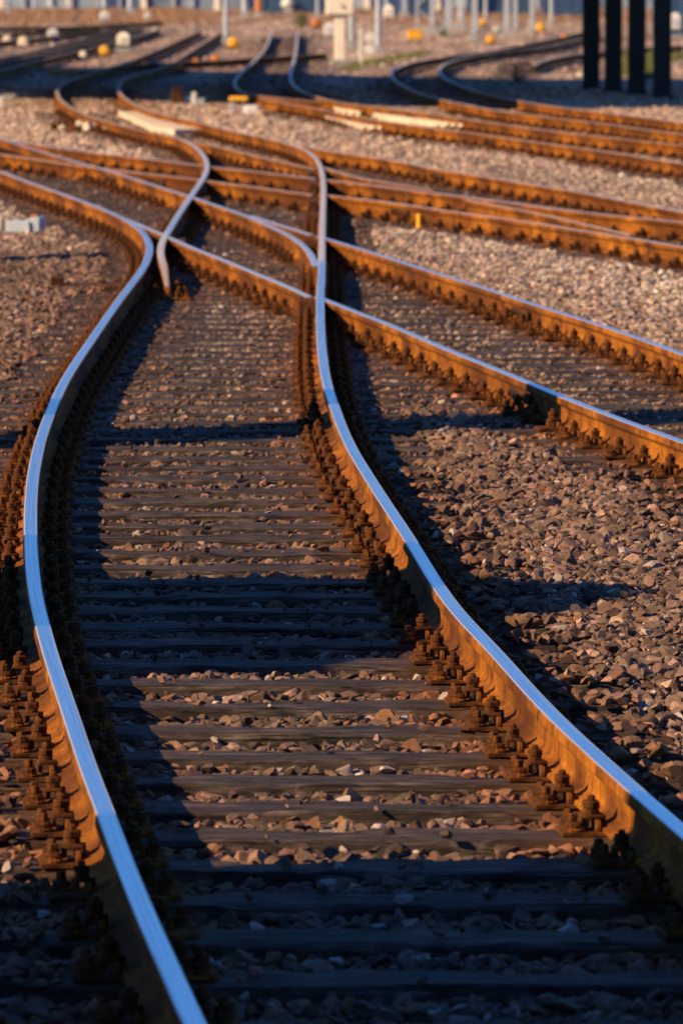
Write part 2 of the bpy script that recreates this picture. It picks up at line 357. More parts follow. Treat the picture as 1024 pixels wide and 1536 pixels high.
# 49 kg rail section: (x, z) from top centre, clockwise; material 1 = running surface
HR = .159
PROF = [(-.0315,-.009),(-.0285,-.0026),(-.0190,-.0004),(-.010,0),(.010,0),(.0190,-.0004),(.0285,-.0026),(.0315,-.009),
        (.0325,-.034),(.030,-.041),(.012,-.052),(.0072,-.062),(.0070,-.112),(.012,-.128),(.030,-.138),(.0625,-.149),(.0625,-.159),
        (-.0625,-.159),(-.0625,-.149),(-.030,-.138),(-.012,-.128),(-.0070,-.112),(-.0072,-.062),(-.012,-.052),(-.030,-.041),(-.0325,-.034)]
def build_rail(k):
    w = RAIL[k]; label, pol, drop = RAILINFO[k]
    L = np.concatenate([[0], np.cumsum(np.hypot(*np.diff(w[:, :2], axis=0).T))])
    n = max(3, int(L[-1]/.30))
    s = np.linspace(0, L[-1], n)
    P = np.column_stack([np.interp(s, L, w[:, i]) for i in range(3)])
    xy = smooth(P[:, :2], 3); tn = np.gradient(xy, axis=0); tn /= np.linalg.norm(tn, axis=1)[:, None]
    ox, oy = xy[0]
    m = MB(); npf = len(PROF); pl = []; rv = []
    for i in range(n):
        nx, ny = tn[i, 1], -tn[i, 0]
        q = min(max((P[i, 2]-398)/17, 0), 1) if k == 'R2' else 0      # flared tip
        for (a, z) in PROF:
            if q: a, z = a*(1-.45*q), (z-.075*q if z > -.07 else z)
            m.v.append((xy[i, 0]-ox + nx*a, xy[i, 1]-oy + ny*a, z))
        row = P[i, 2]; p = pol
        if k == 'R1': p = np.interp(row, [120, 215, 300, 385, 400, 3000], [.05, .3, .42, .36, 1.25, 1.25])
        if k == 'R4': p = np.interp(row, [230, 300, 340, 380], [.55, .8, 1.0, 1.25])
        if k == 'R2': p = np.interp(row, [195, 205, 290, 345, 358, 385, 400, 420], [.05, .45, .75, .9, .4, .25, .0, -.3])
        if k == 'R10': p = np.interp(row, [60, 140, 150], [.5, .5, .2])
        pl += [p*.25 if abs(a) > .026 else p for a, z in PROF]
        rv += [c for a, z in PROF for c in (a*120, s[i]*.55 + ox, 0)]
    for i in range(n-1):
        for j in range(npf):
            m.f.append((i*npf+j, i*npf+(j+1) % npf, (i+1)*npf+(j+1) % npf, (i+1)*npf+j)); m.m.append(1 if 1 <= j <= 5 else 0)
    m.f.append(tuple(range(npf))); m.f.append(tuple(range((n-1)*npf, n*npf))[::-1]); m.m += [0, 0]
    o = m.build('rail', [M['rust'], M['steel']], None, (ox, oy, -drop/1000))
    a = o.data.attributes.new('polish', 'FLOAT', 'POINT'); a.data.foreach_set('value', np.array(pl, np.float32))
    a = o.data.attributes.new('run', 'FLOAT_VECTOR', 'POINT'); a.data.foreach_set('vector', np.array(rv, np.float32))
    tag(o, label, 'rail', 'rails of the station yard')
    return o
RO = {k: build_rail(k) for k in T}
def tangent(k, y):
    a, b = rx(k, y-.25), rx(k, y+.25)
    return 0.0 if (np.isnan(a) or np.isnan(b)) else math.atan2(-(b-a), .5)

# ------------------------------------------------------------------ sleepers
ST = -.175                                            # level of the sleeper tops
def comp(*ks): return lambda y: next((v for v in (float(rx(k, y)) for k in ks) if not math.isnan(v)), math.nan)
d400 = G(0, 404)[1]
def upto(k, lim): return lambda y: float(rx(k, y)) if y < lim else math.nan
def beyond(k, lim): return lambda y: float(rx(k, y)) if y > lim else math.nan
TRACKS = [(upto('R4', d400), comp('R1')), (comp('R2'), comp('R1')), (comp('R4c', 'R4b'), comp('R3c', 'R3b', 'R3')),
          (beyond('R4', G(0, 328)[1]), comp('R3')), (comp('R6', 'R6b', 'R6c'), comp('R5', 'R5b', 'R5c')), (comp('R5c'), comp('R8')), (comp('R7', 'R7b'), comp('R8')),
          (comp('R9'), comp('R10')), (comp('R12'), comp('R13')), (comp('R11'), comp('R10'))]
tops = [1529,1454,1392,1336,1287,1241,1200,1160,1124,1086,1049,1016,987,957,932,908,886,866,845,822,800,783,765,746,730,712]
rows = [G(512, y, ST)[1]-.12 for y in tops]
rows = [rows[0]-1.34, rows[0]-.68] + rows
while rows[-1] < 98.5: rows.append(rows[-1] + .60 + random.uniform(-.03, .03))
SW = .24
def halfview(y): return .0582*y + (.8 if y < 46 else .35)
SLEEP = []                                            # (y, x0, x1)
for y in rows:
    iv = []
    for fa, fb in TRACKS:
        a, b = fa(y), fb(y)
        if not math.isnan(a) and not math.isnan(b) and abs(b-a) < 2.4:
            iv.append([min(a, b)-.46, max(a, b)+(.36 if y < 27 else .46)])
        else:
            for v in (a, b):
                if not math.isnan(v): iv.append([v-.46, v+.46])
    iv.sort(); mg = []
    for a, b in iv:
        if mg and a < mg[-1][1]+.12: mg[-1][1] = max(b, mg[-1][1])
        else: mg.append([a, b])
    for a, b in mg:
        hv = halfview(y)
        if b < -hv or a > hv: continue
        SLEEP.append((y, a + random.uniform(-.06, .06), b + random.uniform(-.06, .06)))

def fast_meshes():
    plate = MB().box((0, 0, .0075), (.37, .165, .015), bev=.003)
    for sx in (-1, 1): plate.box((sx*.074, 0, .031), (.016, .150, .034), bev=.003)
    cl = MB()                                          # clamp with bolt, spring washer and nut; origin on the plate top beside the rail foot
    cl.box((-.004, 0, .038), (.062, .062, .013), bev=.003)
    cl.box((-.029, 0, .027), (.014, .058, .016), bev=.003); cl.box((.022, 0, .022), (.014, .058, .030), bev=.003)
    cl.lathe((0, 0, .044), [(.021, 0), (.023, .003), (.021, .007), (.024, .009), (.022, .015)], 10)
    cl.lathe((0, 0, .059), [(.022, 0), (.0260, .003), (.0260, .018), (.022, .022)], 6, ph=.4)
    cl.lathe((0, 0, .081), [(.0125, 0), (.0125, .010), (.008, .015)], 8)
    cs = MB()                                          # sleeper screw
    cs.lathe((0, 0, 0), [(.031, 0), (.031, .007), (.026, .011), (.025, .017), (.027, .020), (.024, .027), (.014, .031)], 12)
    cs.box((0, 0, .042), (.024, .024, .026), bev=.004)
    far = MB().box((0, 0, .0075), (.36, .16, .015))
    for sx in (-1, 1):
        far.box((sx*.088, 0, .034), (.06, .062, .04)); far.lathe((sx*.088, 0, .05), [(.026, 0), (.020, .034)], 6)
        far.lathe((sx*.150, 0, .012), [(.027, 0), (.015, .040)], 6)
    return [m.mesh(n, M['fast']) for n, m in (('base_plate', plate), ('clamp_bolt', cl), ('sleeper_screw', cs), ('rail_fastening', far))]
ME_PLATE, ME_CLAMP, ME_SCREW, ME_FAR = fast_meshes()
def child(name, me, parent, loc, rz=0, rx_=0):
    o = bpy.data.objects.new(name, me); COL.objects.link(o); o.parent = parent; o.location = loc; o.rotation_euler = (rx_, 0, rz); return o

def sleeper_mesh(L, seats):
    n = max(6, int(L/.055)); ring = [(-.12,-.155),(-.12,-.02),(-.113,-.006),(-.10,0),(-.035,-.003),(.035,-.003),(.10,0),(.113,-.006),(.12,-.02),(.12,-.155)]
    V = []; A = []
    ph = random.uniform(0, 9); e = random.uniform(.6, 1.3)
    for i in range(n+1):
        x = -L/2 + L*i/n
        for j, (y, z) in enumerate(ring):
            wv = .004*math.sin(3.1*x+ph+j) + .003*math.sin(9.7*x+2*ph+j*2.3) + random.uniform(-.0025, .0025)
            edge = (.016*e*max(0, math.sin(5.3*x+ph*3+(j > 4)*2)-.45) + .010*max(0, math.sin(17*x+ph*5+(j > 4)*3)*math.sin(6.1*x+ph)-.3)) if j in (1, 2, 3, 6, 7, 8) else 0
            V.append((x + (random.uniform(-.008, .008) if i in (0, n) else 0), y + (wv-edge if y > 0 else edge-wv), z + wv*.4 - edge))
            dm = min([abs(x-s) for s in seats] or [9])
            A.append(math.exp(-(dm/.24)**2))
    k = len(ring); Fc = []
    for i in range(n):
        for j in range(k): Fc.append((i*k+j, i*k+(j+1) % k, (i+1)*k+(j+1) % k, (i+1)*k+j))
    Fc.append(tuple(range(k))); Fc.append(tuple(range(n*k, (n+1)*k))[::-1])
    me = bpy.data.meshes.new('sleeper'); me.from_pydata(V, [], Fc); me.materials.append(M['wood']); me.update()
    a = me.attributes.new('rust', 'FLOAT', 'POINT'); a.data.foreach_set('value', np.array(A, np.float32))
    return me
def sleeper_label(y, a, b):
    row = -65 + F*2.615/y
    if row > 1300: return 'dark weathered timber sleeper in the shade across the bottom of the nearest track'
    if row > 1020: return 'sunlit weathered timber sleeper of the nearest track below the broad shadow band'
    if row > 850: return 'timber sleeper of the nearest track lying in the broad shadow band'
    if b < 3 and a < .2 and row > 430: return 'brown timber sleeper of the nearest track between shadow band and crossing'
    if a >= .2 and row > 430: return 'brown timber sleeper under the two bright rails at the right'
    if row > 240: return 'old dark timber under the rails of the crossing'
    return 'far timber half buried in gravel under the rusty upper rails'
ZORD = ['R1', 'R4', 'R4c', 'R3c', 'R2', 'R4b', 'R3', 'R3b', 'R5', 'R5b', 'R5c', 'R6', 'R6b', 'R6c', 'R8', 'R7', 'R7b', 'R9', 'R10', 'R11', 'R12', 'R13']
nseat = 0
for (y, a, b) in SLEEP:
    L = b-a; c = (a+b)/2; seats = []
    for k in ZORD:
        v = float(rx(k, y))
        if math.isnan(v) or v < a or v > b or any(abs(v-q[0]) < .17 for q in seats): continue
        if abs(v) > .0582*y + (.75 if y < 46 else .4): continue
        seats.append((v, tangent(k, y)))
    tilt = random.uniform(-.006, .006)
    o = bpy.data.objects.new('sleeper', sleeper_mesh(L, [s[0]-c for s in seats])); COL.objects.link(o)
    o.location = (c, y, ST); o.rotation_euler = (0, 0, tilt)
    tag(o, sleeper_label(y, a, b), 'sleeper', 'timber sleepers under the rails')
    for v, tg in seats:
        nseat += 1
        lx = v-c
        if y > 46:
            child('rail_fastening', ME_FAR, o, (lx, -lx*tilt, 0), tg-tilt); continue
        pl = child('base_plate', ME_PLATE, o, (lx, -lx*tilt, .0005), tg-tilt)
        for sx in (-1, 1):
            child('clamp_bolt', ME_CLAMP, pl, (sx*.090, random.uniform(-.008, .008), .015), (0 if sx > 0 else math.pi) + random.uniform(-.32, .32), random.uniform(-.09, .09)).scale = [random.uniform(.9, 1.1)]*3
            for sy in ((-1, 1) if y < 32 else (0,)):
                if random.random() < .07: continue
                child('sleeper_screw', ME_SCREW, pl, (sx*.148, sy*.048, .015), random.uniform(0, 1.5), random.uniform(-.04, .04))
print('sleepers', len(SLEEP), 'seats', nseat)

# ------------------------------------------------------------------ ground and ballast
SLA = np.array(SLEEP)
def sleeper_span(x, y):
    """1 where the timbers' ends bracket the point (crib or timber), plus whether a timber itself is there"""
    span = np.zeros(len(x), bool); on = np.zeros(len(x), bool)
    for (sy, a, b) in SLEEP:
        nr = np.abs(y-sy) < .34
        i = np.where(nr)[0]
        if len(i) == 0: continue
        inx = (x[i] > a-.02) & (x[i] < b+.02)
        span[i] |= inx; on[i] |= inx & (np.abs(y[i]-sy) < SW/2+.012)
    return span, on
def rail_dist(x, y):
    d = np.full(len(x), 9.0)
    for k in T:
        v = rx(k, y); dd = np.abs(x-v)
        d = np.fmin(d, dd)
    return d
def wob(x, y): return .5*np.sin(1.9*x+.8*y) + .5*np.sin(3.7*x-1.3*y+1) + .4*np.sin(.9*y+2.2*x+3) + .3*np.sin(6.1*x+2.9*y)
def sstep(a, b, v): t = np.clip((v-a)/(b-a), 0, 1); return t*t*(3-2*t)
def surf(x, y, span):
    crib = ST - .040 + .019*sstep(26, 34, y)
    sh = ST - .006 + .014*wob(x, y)
    return np.where(span, crib + .006*wob(3*x, 2*y), sh)
def soil_shade_col(x, y, span, rd):
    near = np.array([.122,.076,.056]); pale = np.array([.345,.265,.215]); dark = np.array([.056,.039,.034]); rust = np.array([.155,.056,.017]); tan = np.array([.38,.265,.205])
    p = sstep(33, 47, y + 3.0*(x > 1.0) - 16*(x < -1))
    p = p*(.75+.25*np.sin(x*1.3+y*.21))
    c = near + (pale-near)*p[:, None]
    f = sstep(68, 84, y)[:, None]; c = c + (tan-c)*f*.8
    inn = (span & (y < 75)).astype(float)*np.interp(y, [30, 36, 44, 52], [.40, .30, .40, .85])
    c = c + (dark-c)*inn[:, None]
    r = np.exp(-(rd/.33)**2)*.85*(1-.5*sstep(60, 100, y))
    c = c + (rust-c)*r[:, None]
    k = np.exp(-(rd/.75)**2)*.55*sstep(90, 112, y)  # rail shadows painted into the ground colour along the far rails
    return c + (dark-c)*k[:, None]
gx = np.concatenate([[-4000,-1500,-500,-150,-60,-25,-14], np.arange(-9, 9.01, .15), [14,25,60,150,500,1500,4000]])
gy = np.concatenate([[-200,-30,0,8], np.arange(11, 125, .25), [128,132,138,146,156,170,190,220,260,320,420,600,1000,2000,6000]])
X, Y = np.meshgrid(gx, gy); x, y = X.ravel(), Y.ravel()
span, on = sleeper_span(x, y); rd = rail_dist(x, y)
z = surf(x, y, span) - .028
z = np.where((y > 124) | (y < 11) | (np.abs(x) > 9.01), ST-.03, z)
c = soil_shade_col(x, y, span, rd)
nx_, ny_ = len(gx), len(gy)
I = np.arange(nx_*ny_).reshape(ny_, nx_)
q = np.stack([I[:-1, :-1], I[:-1, 1:], I[1:, 1:], I[1:, :-1]], -1).reshape(-1, 4)
tri = np.concatenate([q[:, [0, 1, 2]], q[:, [0, 2, 3]]])
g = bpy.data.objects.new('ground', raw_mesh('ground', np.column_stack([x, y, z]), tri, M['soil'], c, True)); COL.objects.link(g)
tag(g, kind='structure')

import bmesh
def ico(sub):
    b = bmesh.new(); bmesh.ops.create_icosphere(b, subdivisions=sub, radius=1); b.verts.ensure_lookup_table()
    v = np.array([p.co[:] for p in b.verts]); f = np.array([[p.index for p in q.verts] for q in b.faces]); b.free(); return v, f
def variants(sub, n):
    v0, f = ico(sub); out = []
    for _ in range(n):
        v = v0 + rng.normal(0, .05, v0.shape)
        for _ in range(10):
            nn = rng.normal(size=3); nn[2] *= 1.2; nn /= np.linalg.norm(nn); d = rng.uniform(.30, .72)
            ex = np.maximum(0, v @ nn - d); v = v - ex[:, None]*nn
        v = v*np.array([1, rng.uniform(.62, .95), rng.uniform(.42, .75)]); v /= np.abs(v).max()
        out.append(v)
    return np.array(out), f
def ballast(name, y0, y1, cell, sub, smin, smax, ontop):
    VA, f = variants(sub, 40)
    px, py = [], []
    xs = np.arange(-halfview(y1)-.2, halfview(y1)+.2, cell); ys = np.arange(y0, y1, cell)
    Xg, Yg = np.meshgrid(xs, ys); x = (Xg + rng.uniform(-.5, .5, Xg.shape)*cell*1.1).ravel(); y = (Yg + rng.uniform(-.5, .5, Xg.shape)*cell*1.1).ravel()
    k = np.abs(x) < .0582*y + .85; x, y = x[k], y[k]
    span, on = sleeper_span(x, y); rd = rail_dist(x, y)
    u = rng.uniform(size=len(x)); outer = (y < 30) & ((x < rx('R4', y)-.22) | (x > rx('R1', y)+.24))
    keep = (~on & (rd > .088)) | (on & (rd > .19) & (u < np.where(outer, .75, ontop*(1+.8*np.sin(x*4+y*2.3)) + .03*sstep(27, 30, y))))
    x, y, span, on, rd = x[keep], y[keep], span[keep], on[keep], rd[keep]
    n = len(x)
    s = smin + (smax-smin)*rng.beta(1.3, 2.6, n)
    s = np.where(on & ~outer[keep], s*.62, s); s = np.where(span & (y > 27), s*.78, s)
    z = np.where(on, ST + s*.28, surf(x, y, span) + rng.uniform(-.020, .012, n))
    cc = soil_shade_col(x, y, span, rd)
    br = np.exp(rng.normal(0, .40, n))[:, None]; tint = 1 + rng.normal(0, .035, (n, 3)); cc = cc*br*tint
    lt = rng.uniform(size=n) < .045; cc[lt] = np.array([.27,.22,.20])*np.exp(rng.normal(0, .2, (lt.sum(), 1)))
    rdst = rng.uniform(size=n) < .06; cc[rdst] = np.array([.15,.07,.035])
    cc = np.clip(cc, .012, .5)
    vi = rng.integers(0, len(VA), n)
    az = rng.uniform(0, 2*np.pi, n); tx = rng.normal(0, .28, n); ty = rng.normal(0, .28, n)
    ca, sa, cx, sx, cy, sy = np.cos(az), np.sin(az), np.cos(tx), np.sin(tx), np.cos(ty), np.sin(ty)
    Z = np.zeros(n); O = np.ones(n)
    Rz = np.stack([np.stack([ca,-sa,Z],-1), np.stack([sa,ca,Z],-1), np.stack([Z,Z,O],-1)], 1)
    Rx = np.stack([np.stack([O,Z,Z],-1), np.stack([Z,cx,-sx],-1), np.stack([Z,sx,cx],-1)], 1)
    Ry = np.stack([np.stack([cy,Z,sy],-1), np.stack([Z,O,Z],-1), np.stack([-sy,Z,cy],-1)], 1)
    Rm = Rx @ Ry @ Rz
    V = np.einsum('nij,nvj->nvi', Rm, VA[vi])*(s/2)[:, None, None] + np.stack([x, y, z], -1)[:, None, :]
    nv = V.shape[1]
    Fc = (f[None] + (np.arange(n)*nv)[:, None, None]).reshape(-1, 3)
    me = raw_mesh(name, V.reshape(-1, 3), Fc, M['stone'], np.repeat(cc, nv, 0))
    o = bpy.data.objects.new(name, me); COL.objects.link(o); tag(o, kind='stuff'); print(name, n)
    return o
ballast('ballast', 12.6, 22, .040, 3, .034, .118, .04)
ballast('ballast', 22, 34, .040, 2, .034, .112, .05)
ballast('ballast', 34, 54, .050, 2, .040, .105, .06)
ballast('ballast', 54, 80, .075, 1, .05, .12, .25)
ballast('ballast', 80, 116, .11, 1, .06, .15, .4)
ballast('rubble', 116, 250, .62, 1, .05, .20, 1)

# ------------------------------------------------------------------ crossing blocks and joint bars (parts of their rails)
def rail_part(k, row, name, dims, dx=0, dz=-.08, m='brownsteel'):
    w = RAIL[k]; y = float(np.interp(row, w[::-1, 2], w[::-1, 1])); xx = float(rx(k, y)); o = RO[k]
    rz = tangent(k, y)
    b = MB().box((0, 0, 0), dims, bev=.006)
    if name == 'joint_bar':
        for i in (-1.5, -.5, .5, 1.5): b.lathe((-dims[0]/2-.012, i*dims[1]/4.6, 0), [(.018, -.012), (.018, .012)], 6, axis='X')
    p = b.build(name, M[m], o, (xx+dx*math.cos(rz)-o.location.x, y+dx*math.sin(rz)-o.location.y, dz), rz); return p
for k, row, dx in (('R8', 254, -.035), ('R9', 203, -.035), ('R10', 167, -.035), ('R3', 258, -.035), ('R6', 262, -.035), ('R4c', 571, -.035), ('R3c', 452, -.035), ('R5c', 305, -.035), ('R6c', 306, -.035)):
    rail_part(k, row, 'joint_bar', (.022, .62, .060), dx, -.084)
rail_part('R4b', 444, 'end_block', (.13, .5, .14), 0, -.085)
rail_part('R3b', 351.5, 'end_block', (.14, .7, .13), .02, -.088)
rail_part('R2', 352, 'spacer_block', (.12, .9, .10), .11, -.10)
rail_part('R2', 290, 'spacer_block', (.12, .9, .10), .12, -.10)
rail_part('R2', 247, 'spacer_block', (.12, .9, .10), .10, -.10)
for r in (252, 268, 293): rail_part('R1', r, 'spacer_block', (.10, 1.1, .12), -.10, -.095)
rail_part('R1', 312, 'spacer_block', (.10, .5, .10), -.09, -.10)

# ------------------------------------------------------------------ lineside things
GZ = ST - .02
def at(px, py, z=GZ): x, y = G(px, py, z); return (x, y, z)
def wpx(px, py): return px*G(0, py, GZ)[1]/F           # pixels to metres at that row

def mast(px, py, w, h, label, kind='tube', m='galv', group='grey masts in the far yard'):
    r = empty('mast', at(px, py), label, 'mast', group)
    MB().box((0, 0, .10), (w*1.7, w*1.7, .24), bev=.02, taper=.9).build('foundation', M['greyconc'], r)
    b = MB()
    if kind == 'lattice':
        for sx in (-1, 1):
            for sy in (-1, 1): b.box((sx*w/2, sy*w/2, h/2+.25), (.07, .07, h))
        n = int(h/(w*1.1))
        for i in range(n):
            z0, z1 = .3+i*h/n, .3+(i+1)*h/n
            for sy in (-1, 1):
                s = 1 if i % 2 else -1
                b.bar((-s*w/2, sy*w/2, z0), (s*w/2, sy*w/2, z1), .025, 5); b.bar((sy*w/2, -s*w/2, z0), (sy*w/2, s*w/2, z1), .025, 5)
    elif kind == 'beam':
        b.box((0, -w*.42, h/2+.25), (w, w*.14, h)); b.box((0, w*.42, h/2+.25), (w, w*.14, h)); b.box((0, 0, h/2+.25), (w*.14, w*.7, h))
    else: b.lathe((0, 0, .25), [(w/2, 0), (w/2*.7, h), (w*.2, h+.08)], 12)
    b.build('pole', M[m], r)
    MB().bar((0, 0, h*.93), (1.9, 0, h*.99), .035, 6).bar((0, 0, h*.80), (1.75, 0, h*.985), .025, 6).build('bracket_arm', M[m], r)
    return r
mast(339, 66, .15, 8, 'slim pale mast right beside the yellow round weight at the upper centre')
mast(567, 82, .16, 8.5, 'pale grey mast just right of the stacked white discs')
mast(527, 74, .14, 8.5, 'grey mast directly right of the cream cabinet post', 'tube')
mast(637, 51, .55, 9, 'lattice mast rising just behind the yellow box', 'lattice')
mast(657, 51, .50, 9, 'lattice mast second right of the yellow box', 'lattice')
mast(672, 54, .16, 8, 'slim mast beside the green weeds right of the lattice pair', 'beam')
mast(711, 62, .17, 8.5, 'pale mast standing alone at the mid right of the far yard', 'beam')
mast(759, 58, .18, 8.5, 'pale mast rising above the brown shrub', 'beam')
mast(772, 52, .14, 8.5, 'slim mast close behind the mast above the shrub', 'beam')
mast(797, 52, .16, 8.5, 'pale mast nearest to the dark columns', 'beam')
mast(367, 26, .24, 8, 'far mast between the slim mast and the orange post')
mast(410, 16, .24, 8, 'far mast right of the orange post')
for px, py, lb in ((28, 9, 'leftmost far mast rising from the dry brush'), (77, 16, 'far mast above the left pair of white lanterns'), (121, 12, 'thin far mast left of the white lantern in the brush'),
                   (157, 18, 'far mast directly behind the topmost white lantern'), (196, 21, 'far mast between the two topmost white lanterns'), (262, 9, 'far mast left of the upper centre'), (297, 11, 'far mast near the upper centre, left of the slim mast')):
    mast(px, py, .28, 8, lb)
for px, py, w, lb in ((12, 22, .16, 'slim far mast at the very left edge of the dry brush'), (52, 18, .18, 'far mast rising left of the orange stain in the brush'), (104, 16, .16, 'far mast left of the thin one in the brush'), (228, 14, .18, 'far mast behind the smallest white lantern'),
                      (580, 30, .14, 'slim mast between the pale mast and the pale box behind it'), (596, 26, .12, 'thin far mast left of the yellow-headed signal post'), (690, 40, .15, 'slim mast right of the green weeds'), (728, 34, .14, 'far slim mast right of the lone pale mast'), (826, 40, .14, 'slim far mast left of the dark columns, right of the last pale one'), (476, 30, .12, 'slim far mast behind the orange weight beside the green bush')):
    mast(px, py, w, 8, lb)
mast(684, 46, .42, 9, 'lattice mast right of the green weeds, third of the lattice ones', 'lattice')
r = mast(388, 27, .26, 6, 'orange-yellow post at the far top centre', 'tube', 'orange', 'coloured signal posts in the far yard')
r = mast(606, 24, .24, 6, 'far signal post with a yellow head above the yellow box', 'beam', 'galv', 'coloured signal posts in the far yard')
MB().box((0, -.2, 1.25), (.42, .16, .55), bev=.03).lathe((0, -.28, 1.25), [(.11, -.02), (.11, .02)], 12, axis='Y').build('signal_head', M['yellow'], r)

def lantern(px, py, w, h, label, m='white'):
    r = empty('switch_lantern', at(px, py), label, 'switch lantern', 'switch lanterns in the far yard')
    MB().box((0, 0, .04), (w*1.3, w*1.1, .12), bev=.01).build('base', M['greyconc'], r)
    MB().lathe((0, 0, .08), [(w*.16, 0), (w*.13, h*.3)], 10).build('post', M['black'], r)
    MB().box((0, 0, h*.60), (w, w*.8, h*.56), bev=w*.06).build('lamp_box', M[m], r)
    MB().box((0, 0, h*.93), (w*.86, w*.7, h*.14), taper=.5, bev=.01).build('cap', M[m], r)
    MB().lathe((0, -w*.41, h*.62), [(w*.15, -.02), (w*.16, .015)], 14, axis='Y').build('lens', M['galv'], r)
def W_(px0, px1, y0, y1): return ((px0+px1)/2, y1, wpx(px1-px0, y1), wpx(y1-y0, y1))
for a, lb, m in ((W_(176, 195, 49, 77), 'cream switch lantern beside the far rails, largest at the upper left', 'cream'),
                 (W_(72, 87, 43, 62), 'white switch lantern between two far rails at the upper left', 'white'),
                 (W_(150, 164, 17, 35), 'white switch lantern in front of the dry brush', 'white'),
                 (W_(216, 226, 19, 34), 'smallest white lantern behind the topmost far rail', 'white'),
                 (W_(486, 502, 34, 62), 'pale blue-white box left of the cream cabinet post', 'white'),
                 (W_(575, 590, 8, 33), 'pale box behind the mast right of the white discs', 'cream'),
                 (W_(740, 749, 39, 50), 'small white lantern above the yellow weight at the right', 'white')):
    lantern(*a, lb, m)

def weight(px, py, w, label, m='yellow', m2='black'):
    r = empty('point_lever', at(px, py), label, 'point lever', 'point levers in the far yard')
    MB().box((0, 0, .02), (w*1.2, w*.8, .08), bev=.02).build('base', M['brownsteel'], r)
    MB().bar((w*.6, .05, .08), (0, 0, w*.75), .02, 6).build('lever', M[m2], r)
    MB().lathe((0, 0, w*.55), [(w*.15, -w*.24), (w*.42, -w*.17), (w*.5, 0), (w*.42, w*.17), (w*.15, w*.24)], 16, axis='Y').build('weight', M[m], r)
for a, lb, m in (((350, 73, .32), 'yellow round lever weight at the foot of the slim mast', 'yellow'), ((157, 85, .28), 'yellow round lever weight below the cream lantern', 'yellow'),
                 ((295, 102, .22), 'left of two small orange lever weights above the shadow', 'orange'), ((323, 97, .22), 'right of two small orange lever weights, touching a white one', 'orange'),
                 ((332, 101, .17), 'small white lever weight touching an orange one', 'white'), ((268, 111, .22), 'dull orange lever weight at the upper edge of the bridge shadow', 'orange'),
                 ((735, 67, .27), 'yellow lever weight by the curved rails, below the lone masts', 'yellow'), ((810, 49, .32), 'yellow lever weight left of the dark columns', 'yellow'),
                 ((724, 39, .25), 'small far yellow lever weight right of the lone mast', 'yellow'), ((474, 42, .34), 'orange lever weight beside the round green bush', 'orange'),
                 ((125, 89, .20), 'cream lever weight left of the yellow one at the upper left', 'cream'), ((281, 158, .17), 'white round lever weight beside the dark box', 'white')):
    weight(*a, lb, m)

r = empty('fence', (0, 290, GZ), 'long blue-grey fence closing the far end of the yard', 'fence')
MB().box((0, 0, 1.1), (60, .06, 2.0)).build('panel', M['fencegrey'], r)
for i in range(46): MB().box((0, -.1, 1.2), (.14 if i % 3 else .28, .16, 2.4)).build('fence_post', M['galv'] if i % 3 else M['cream'], r, (-27.6+1.2*i+random.uniform(-.2, .2), 0, 0))
# yellow box
r = empty('relay_box', at(622, 66), 'bright yellow relay box on short legs at the upper middle', 'relay box')
w = wpx(23, 66); MB().box((0, 0, .28), (w, .3, .28), bev=.04).build('case', M['yellow'], r)
MB().box((0, 0, .435), (w*1.05, .33, .03), bev=.01).build('lid', M['yellow'], r)
for sx in (-1, 1): MB().box((sx*w*.36, 0, .07), (.04, .2, .15)).build('leg', M['black'], r)
# cream cabinet post
r = empty('cabinet_post', at(510, 96), 'tall cream cabinet on a thick post at the top middle', 'cabinet')
MB().box((0, 0, .05), (.5, .5, .14), bev=.02).build('base', M['greyconc'], r)
MB().box((0.0, 0, .65), (.26, .26, 1.15), bev=.02).build('post', M['cream'], r)
MB().box((0, 0, 1.78), (.70, .42, 1.15), bev=.03).build('cabinet', M['cream'], r)
MB().box((0, 0, 2.39), (.78, .5, .06), bev=.015).build('roof', M['galv'], r)
MB().lathe((.06, -.225, 1.42), [(.035, -.02), (.035, .02)], 10, axis='Y').build('lock', M['black'], r)
# white discs and post
r = empty('marker_post', at(541, 92), 'plain white marker post between cream cabinet and white discs', 'marker post')
MB().box((0, 0, .36), (.12, .12, .76), bev=.012).build('post', M['white'], r); MB().box((0, 0, .77), (.14, .14, .05), taper=.6).build('cap', M['white'], r)
r = empty('disc_signal', at(555, 84), 'low signal of stacked white discs beside the pale mast', 'signal')
MB().box((0, 0, .3), (.06, .06, .62)).build('post', M['galv'], r)
for z in (.17, .50): MB().lathe((0, -.06, z), [(.12, -.03), (.15, -.02), (.15, .02), (.12, .03)], 18, axis='Y').build('disc', M['white'], r)
# point machine with yellow top, in front of the shadow
r = empty('point_machine', at(360, 172), 'grey point machine with a bright yellow top bar in front of the bridge shadow', 'point machine')
for sx in (-.13, .06): MB().box((sx, 0, .12), (.05, .18, .26), bev=.008).build('leg', M['galv'], r)
MB().box((-.02, 0, .265), (.32, .3, .08), bev=.02).build('top_bar', M['yellow'], r)
MB().box((.20, -.02, .08), (.24, .3, .16), bev=.03).build('motor_case', M['white'], r)
r = empty('relay_box', at(266, 158), 'dark brown box in the bridge shadow left of the white balls', 'relay box')
MB().box((0, 0, .15), (.20, .25, .28), bev=.02).build('case', M['brownsteel'], r); MB().box((0, 0, .30), (.23, .28, .03), bev=.008).build('lid', M['brownsteel'], r)
r = empty('marker_post', at(291, 160), 'short white marker post beside the white round weight', 'marker post')
MB().box((0, 0, .11), (.085, .085, .24), bev=.01).build('post', M['white'], r); MB().box((0, 0, .24), (.10, .10, .03), taper=.6).build('cap', M['white'], r)
r = empty('cable_box', at(302, 158), 'small grey cable box right of the short white post', 'cable box')
